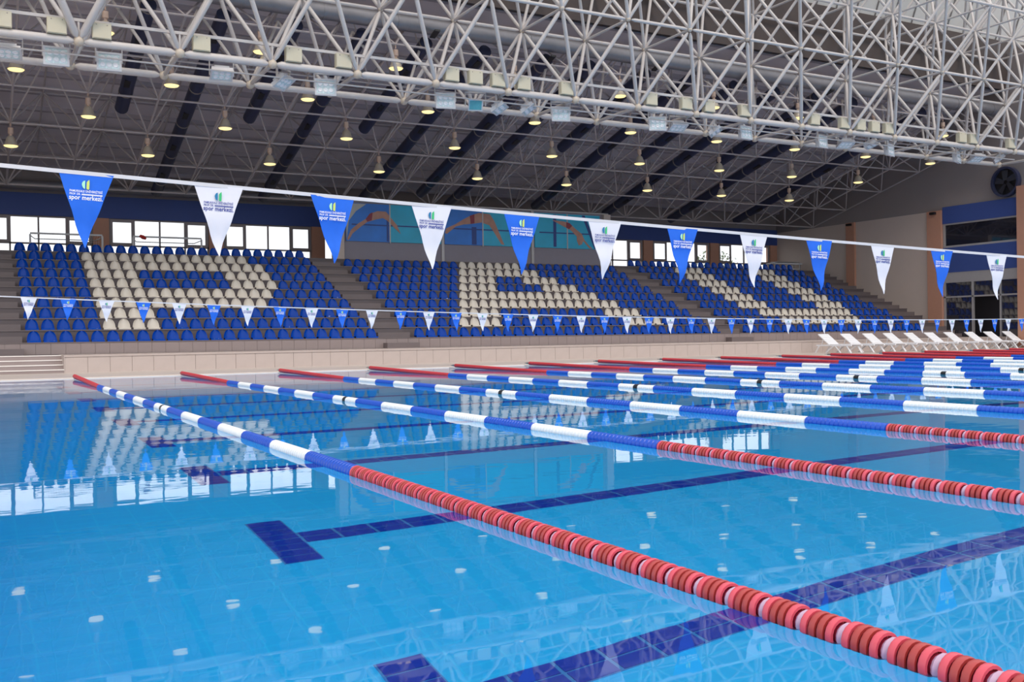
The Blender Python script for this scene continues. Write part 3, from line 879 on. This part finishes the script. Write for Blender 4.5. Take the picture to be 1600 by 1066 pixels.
for n, x in enumerate(LX):
    lounger(x, 29.5, n + 1, 0.02 * math.sin(n * 2.1))

# ------------------------------------------------------------------ lane ropes
RR_ = 0.052
def ringed(L, n, r0=RR_, r1=0.043):
    prof = [(0.012, 0.0)]
    p = L / n
    for k in range(n):
        prof += [(r1, k * p + 0.04 * p), (r0, k * p + 0.16 * p), (r0, k * p + 0.84 * p), (r1, k * p + 0.96 * p)]
    prof.append((0.012, L))
    return prof
YR = [26.1, 20.9, 6.17]
SEG = (YR[1] - YR[2]) / 15
seg_me = {}
for cname in ('blue', 'white'):
    for n in (18,):
        seg_me[cname] = MB().lathe(ringed(SEG, n), 12, 0, (0, 0, 0), 'Y').mesh('float_run', 'rope_' + cname, True)
half_w = MB().lathe(ringed(SEG / 2 - 0.06, 8), 12, 0, (0, 0, 0), 'Y').mesh('float_run', 'rope_white', True)
mark = MB().lathe([(0.02, 0), (0.052, 0.01), (0.052, 0.11), (0.02, 0.12)], 12, 0, (0, 0, 0), 'Y').mesh('middle_marker', 'black', True)
far_red = MB().lathe(ringed(YR[0] - YR[1], 70), 10, 0, (0, 0, 0), 'Y').mesh('float_run', 'rope_red', True)
near_red = MB().lathe(ringed(YR[2] - 0.6, 90), 10, 0, (0, 0, 0), 'Y').mesh('float_run', 'rope_red', True)
hook = MB().tube([(0, 0, 0.0), (0, 0.3, 0.0)], 0.012, 6).tube([(0, 0.02, 0), (0, 0.16, 0)], 0.03, 8).mesh('tensioner', 'steel', True)
cable = MB().tube([(0, 0.3, 0), (0, PY1 - 0.05, 0)], 0.008, 5).mesh('cable', 'steel')
# near discs: spoked wheel-like floats
def disc_mesh(matname, w=0.023):
    m = MB().lathe([(0.040, 0), (0.049, 0.0), (0.051, 0.004), (0.051, w - 0.004), (0.049, w), (0.040, w), (0.038, w / 2), (0.040, 0)], 18, 0, (0, 0, 0), 'Y')
    m.lathe([(0.001, -0.005), (0.034, -0.005), (0.034, w + 0.005), (0.001, w + 0.005)], 12, 1, (0, 0, 0), 'Y')
    for k in range(8):
        a = 2 * PI * k / 8
        ca, sa = math.cos(a), math.sin(a)
        px, pz = -sa * 0.0025, ca * 0.0025
        v = []
        for rr in (0.015, 0.041):
            for y in (0.004, w - 0.004):
                for s in (-1, 1):
                    v.append((ca * rr + s * px, y, sa * rr + s * pz))
        m.add(v, [(0, 2, 3, 1), (4, 5, 7, 6), (0, 4, 6, 2), (1, 3, 7, 5)])
    return m.mesh('float_disc', [matname, 'rope_dark'], True)
d_pink, d_brick, d_red = disc_mesh('rope_pink'), disc_mesh('rope_brick'), disc_mesh('rope_red')
fl_me = MB().lathe([(0.012, 0), (0.034, 0.002), (0.041, 0.013), (0.034, 0.024), (0.012, 0.026)], 14, 0, (0, 0, 0), 'Y').mesh('spacer_float', 'rope_float', True)
for i in range(19):
    x = 2.194 + 2.5 * i
    z = 0.012
    t = thing('lane_rope', (x, 0, z), 'red, blue and white lane rope on the water, %s from the left' % ORD[i + 1], 'lane rope', 'lane ropes across the pool')
    dy = [0.04, 0.10, 0.08, 0.04, -0.17, -0.05, 0.0, 0.03, 0.12, -0.12, 0.06, -0.08, 0.1, -0.14, 0.05, 0.0, 0.1, -0.1, 0.04][i]
    put('cable', cable, t)
    put('tensioner', hook, t, (0, YR[0] + dy, 0.065))
    put('float_run', far_red, t, (0, YR[1] + dy, 0), (0.0125, 0, 0))
    for k in range(15):
        y = YR[1] + dy - SEG * (k + 1)
        if k == 7:
            put('float_run', half_w, t, (0, y, 0)); put('float_run', half_w, t, (0, y + SEG / 2 + 0.06, 0))
            put('middle_marker', mark, t, (0, y + SEG / 2 - 0.06, 0))
        else:
            put('float_run', seg_me['blue' if k % 2 == 0 else 'white'], t, (0, y, 0))
    if i < 3:
        y = YR[2] + dy
        stop = (0.7, 2.6, 4.2)[i]
        k = 0
        while y > stop:
            ph = k % 5
            if ph == 4:
                y -= 0.028; put('spacer_float', fl_me, t, (0, y, 0))
            else:
                y -= 0.033; put('float_disc', (d_pink, d_brick, d_brick, d_pink)[ph], t, (0, y, 0))
            k += 1
        if i > 0:
            put('float_run', MB().lathe(ringed(y - 0.6, 60), 10, 0, (0, 0, 0), 'Y').mesh('float_run', 'rope_red', True), t, (0, 0.6, 0))
    else:
        put('float_run', near_red, t, (0, 0.6 + dy, 0))

# ------------------------------------------------------------------ pennant strings
def text_mesh(body, size):
    cu = bpy.data.curves.new('lettering', 'FONT')
    cu.body = body; cu.size = size; cu.align_x = 'CENTER'; cu.resolution_u = 2; cu.offset = 0.018
    o = bpy.data.objects.new('lettering', cu); COL.objects.link(o)
    dg = bpy.context.evaluated_depsgraph_get()
    me = bpy.data.meshes.new_from_object(o.evaluated_get(dg))
    bpy.data.objects.remove(o); bpy.data.curves.remove(cu)
    v = np.array([p.co[:2] for p in me.vertices])
    f = [tuple(p.vertices) for p in me.polygons]
    bpy.data.meshes.remove(me)
    return v, f
LINES = [('PAMUKKALE ÜNİVERSİTESİ', 0.0175, -0.108, 0.168, 0.0125), ('PROF. DR.', 0.0145, -0.124, 0.056, 0.0115), ('spor merkezi.', 0.032, -0.149, 0.172, 0.024)]
def lettering(matname):
    m = MB()
    for body, size, z, wid, hh in LINES:
        v, f = text_mesh(body, 1.0)
        lo, hi = v.min(0), v.max(0)
        k = wid / (hi[0] - lo[0])
        ky = hh / 0.72 if body[0] != 's' else k * 1.15
        cx = (hi[0] + lo[0]) / 2
        ox = -0.056 if body.startswith('PROF') else 0
        m.add([((p[0] - cx) * k + ox, -0.008, z + p[1] * ky) for p in v], f)
    for k in range(14):                                         # the rest of the middle line, too small to read
        x = -0.022 + k * 0.0077
        m.add([(x, -0.008, -0.124), (x + 0.0058, -0.008, -0.124), (x + 0.0058, -0.008, -0.1155 + 0.001 * (k % 2)), (x, -0.008, -0.1155)], [(0, 1, 2, 3)])
    return m.mesh('lettering', matname)
let_w, let_n = lettering('print_white'), lettering('print_navy')
def emblem(c1, c2):
    m = MB()
    L = []
    for k in range(9):
        a = PI / 2 + PI * k / 8
        L.append((-0.006 + 0.017 * math.cos(a) * (1.0 if k < 5 else 0.9), -0.065 + 0.023 * math.sin(a)))
    m.slab(L, -0.009, -0.007, 0)
    m.slab([(0.001, -0.086), (0.010, -0.092), (0.0155, -0.088), (0.0165, -0.058), (0.0155, -0.036), (0.008, -0.042), (0.002, -0.050)], -0.009, -0.007, 1)
    return m.mesh('emblem', [c1, c2])
em_b, em_w = emblem('emblem_pale', 'emblem_yellow'), emblem('emblem_teal', 'emblem_green')
def pennant_mesh(matname, seed):
    rnd = random.Random(seed)
    ph, am = rnd.uniform(0, 6), rnd.uniform(0.6, 1.2)
    m = MB()
    nv, nu = 10, 6
    H, W = 0.415, 0.14
    tipx = rnd.uniform(-0.015, 0.02)
    fr, bk = [], []
    for v in range(nv + 1):
        t = v / nv
        for u in range(nu + 1):
            a = -1 + 2 * u / nu
            w = W * (1 - t) + 0.002
            yy = am * t * (0.014 * math.sin(9 * t + ph) + 0.010 * math.sin(5 * a + ph * 2) * (1 - t))
            x = a * w + tipx * t + 0.004 * math.sin(13 * t + ph) * t
            fr.append((x, yy - 0.001, -H * t))
            bk.append((x, yy + 0.001, -H * t))
    n = nu + 1
    N = len(fr)
    f = []
    for v in range(nv):
        for u in range(nu):
            a = v * n + u
            f.append((a, a + n, a + n + 1, a + 1))
            f.append((N + a, N + a + 1, N + a + n + 1, N + a + n))
    m.add(fr + bk, f)
    return m.mesh('pennant', matname, True)
pm = {c: [pennant_mesh('cloth_' + c, s * 7 + (3 if c == 'blue' else 0)) for s in range(4)] for c in ('blue', 'white')}
def flagline(y, zf, xs, first_blue, label, xa, xb):
    t = thing('pennant_string', (xs[0], y, zf(xs[0])), label, 'pennant string')
    z0 = zf(xs[0])
    pts = [(xa + (xb - xa) * k / 60 - xs[0], 0, zf(xa + (xb - xa) * k / 60) - z0) for k in range(61)]
    m = MB()
    for k in range(60):                                          # flat webbing band
        (ax, ay, az), (bx_, by, bz) = pts[k], pts[k + 1]
        h = 0.011
        m.add([(ax, -0.002, az - h), (bx_, -0.002, bz - h), (bx_, -0.002, bz + h), (ax, -0.002, az + h), (ax, 0.002, az - h), (bx_, 0.002, bz - h), (bx_, 0.002, bz + h), (ax, 0.002, az + h)],
              [(0, 1, 2, 3), (7, 6, 5, 4), (3, 2, 6, 7), (0, 4, 5, 1)])
    put('webbing', m.mesh('webbing', 'cord_white'), t)
    for k, x in enumerate(xs):
        blue = (k % 2 == 0) == first_blue
        sl = (zf(x + 0.1) - zf(x - 0.1)) / 0.2
        p = put('pennant', pm['blue' if blue else 'white'][(k * 3 + k // 4) % 4], t, (x - xs[0], 0, zf(x) - z0), (0, -math.atan(sl), random.uniform(-0.03, 0.03)))
        p['label'] = 'blue pennant with white lettering' if blue else 'white pennant with navy lettering'
        put('emblem', em_b if blue else em_w, p)
        put('lettering', let_w if blue else let_n, p)
near_z = lambda x: 1.846 - 0.0385 * x + 0.00077 * x * x
far_z = lambda x: 1.79 - 0.042 * x + 0.00077 * x * x
flagline(6.0, near_z, [0.58, 1.30, 1.995, 2.665, 3.34, 4.02, 4.72, 5.42, 6.12, 6.86, 7.61, 8.36, 9.07], True, 'near string of large blue and white pennants across the front of the pool', -0.4, 49.8)
flagline(20.9, far_z, [0.98 + 0.683 * k for k in range(52)], False, 'far string of small blue and white pennants before the stand', -0.4, 49.8)

# ------------------------------------------------------------------ a tree outside the last window
t = thing('garden_tree', (43.6, 52.0, -0.3), 'leafy tree outside the rightmost back window', 'tree')
put('trunk', MB().tube([(0, 0, 0), (0.1, 0, 3.0), (0.0, 0.1, 5.0)], [0.2, 0.15, 0.08], 8).mesh('trunk', 'bark', True), t)
m = MB()
for k in range(1400):
    a, b = random.uniform(0, 2 * PI), random.uniform(-1, 1)
    r = 1.7 * random.random() ** 0.4
    c = Vector((r * math.cos(a) * math.sqrt(1 - b * b), r * math.sin(a) * math.sqrt(1 - b * b), 5.2 + 1.6 * r * b / 1.7))
    d1 = Vector((random.uniform(-1, 1), random.uniform(-1, 1), random.uniform(-1, 1))).normalized() * 0.10
    d2 = d1.cross(Vector((random.uniform(-1, 1), random.uniform(-1, 1), 1))).normalized() * 0.05
    m.add([c - d1, c + d2, c + d1, c - d2], [(0, 1, 2, 3)])
tag(put('foliage', m.mesh('foliage', 'leaf'), t), kind='stuff')
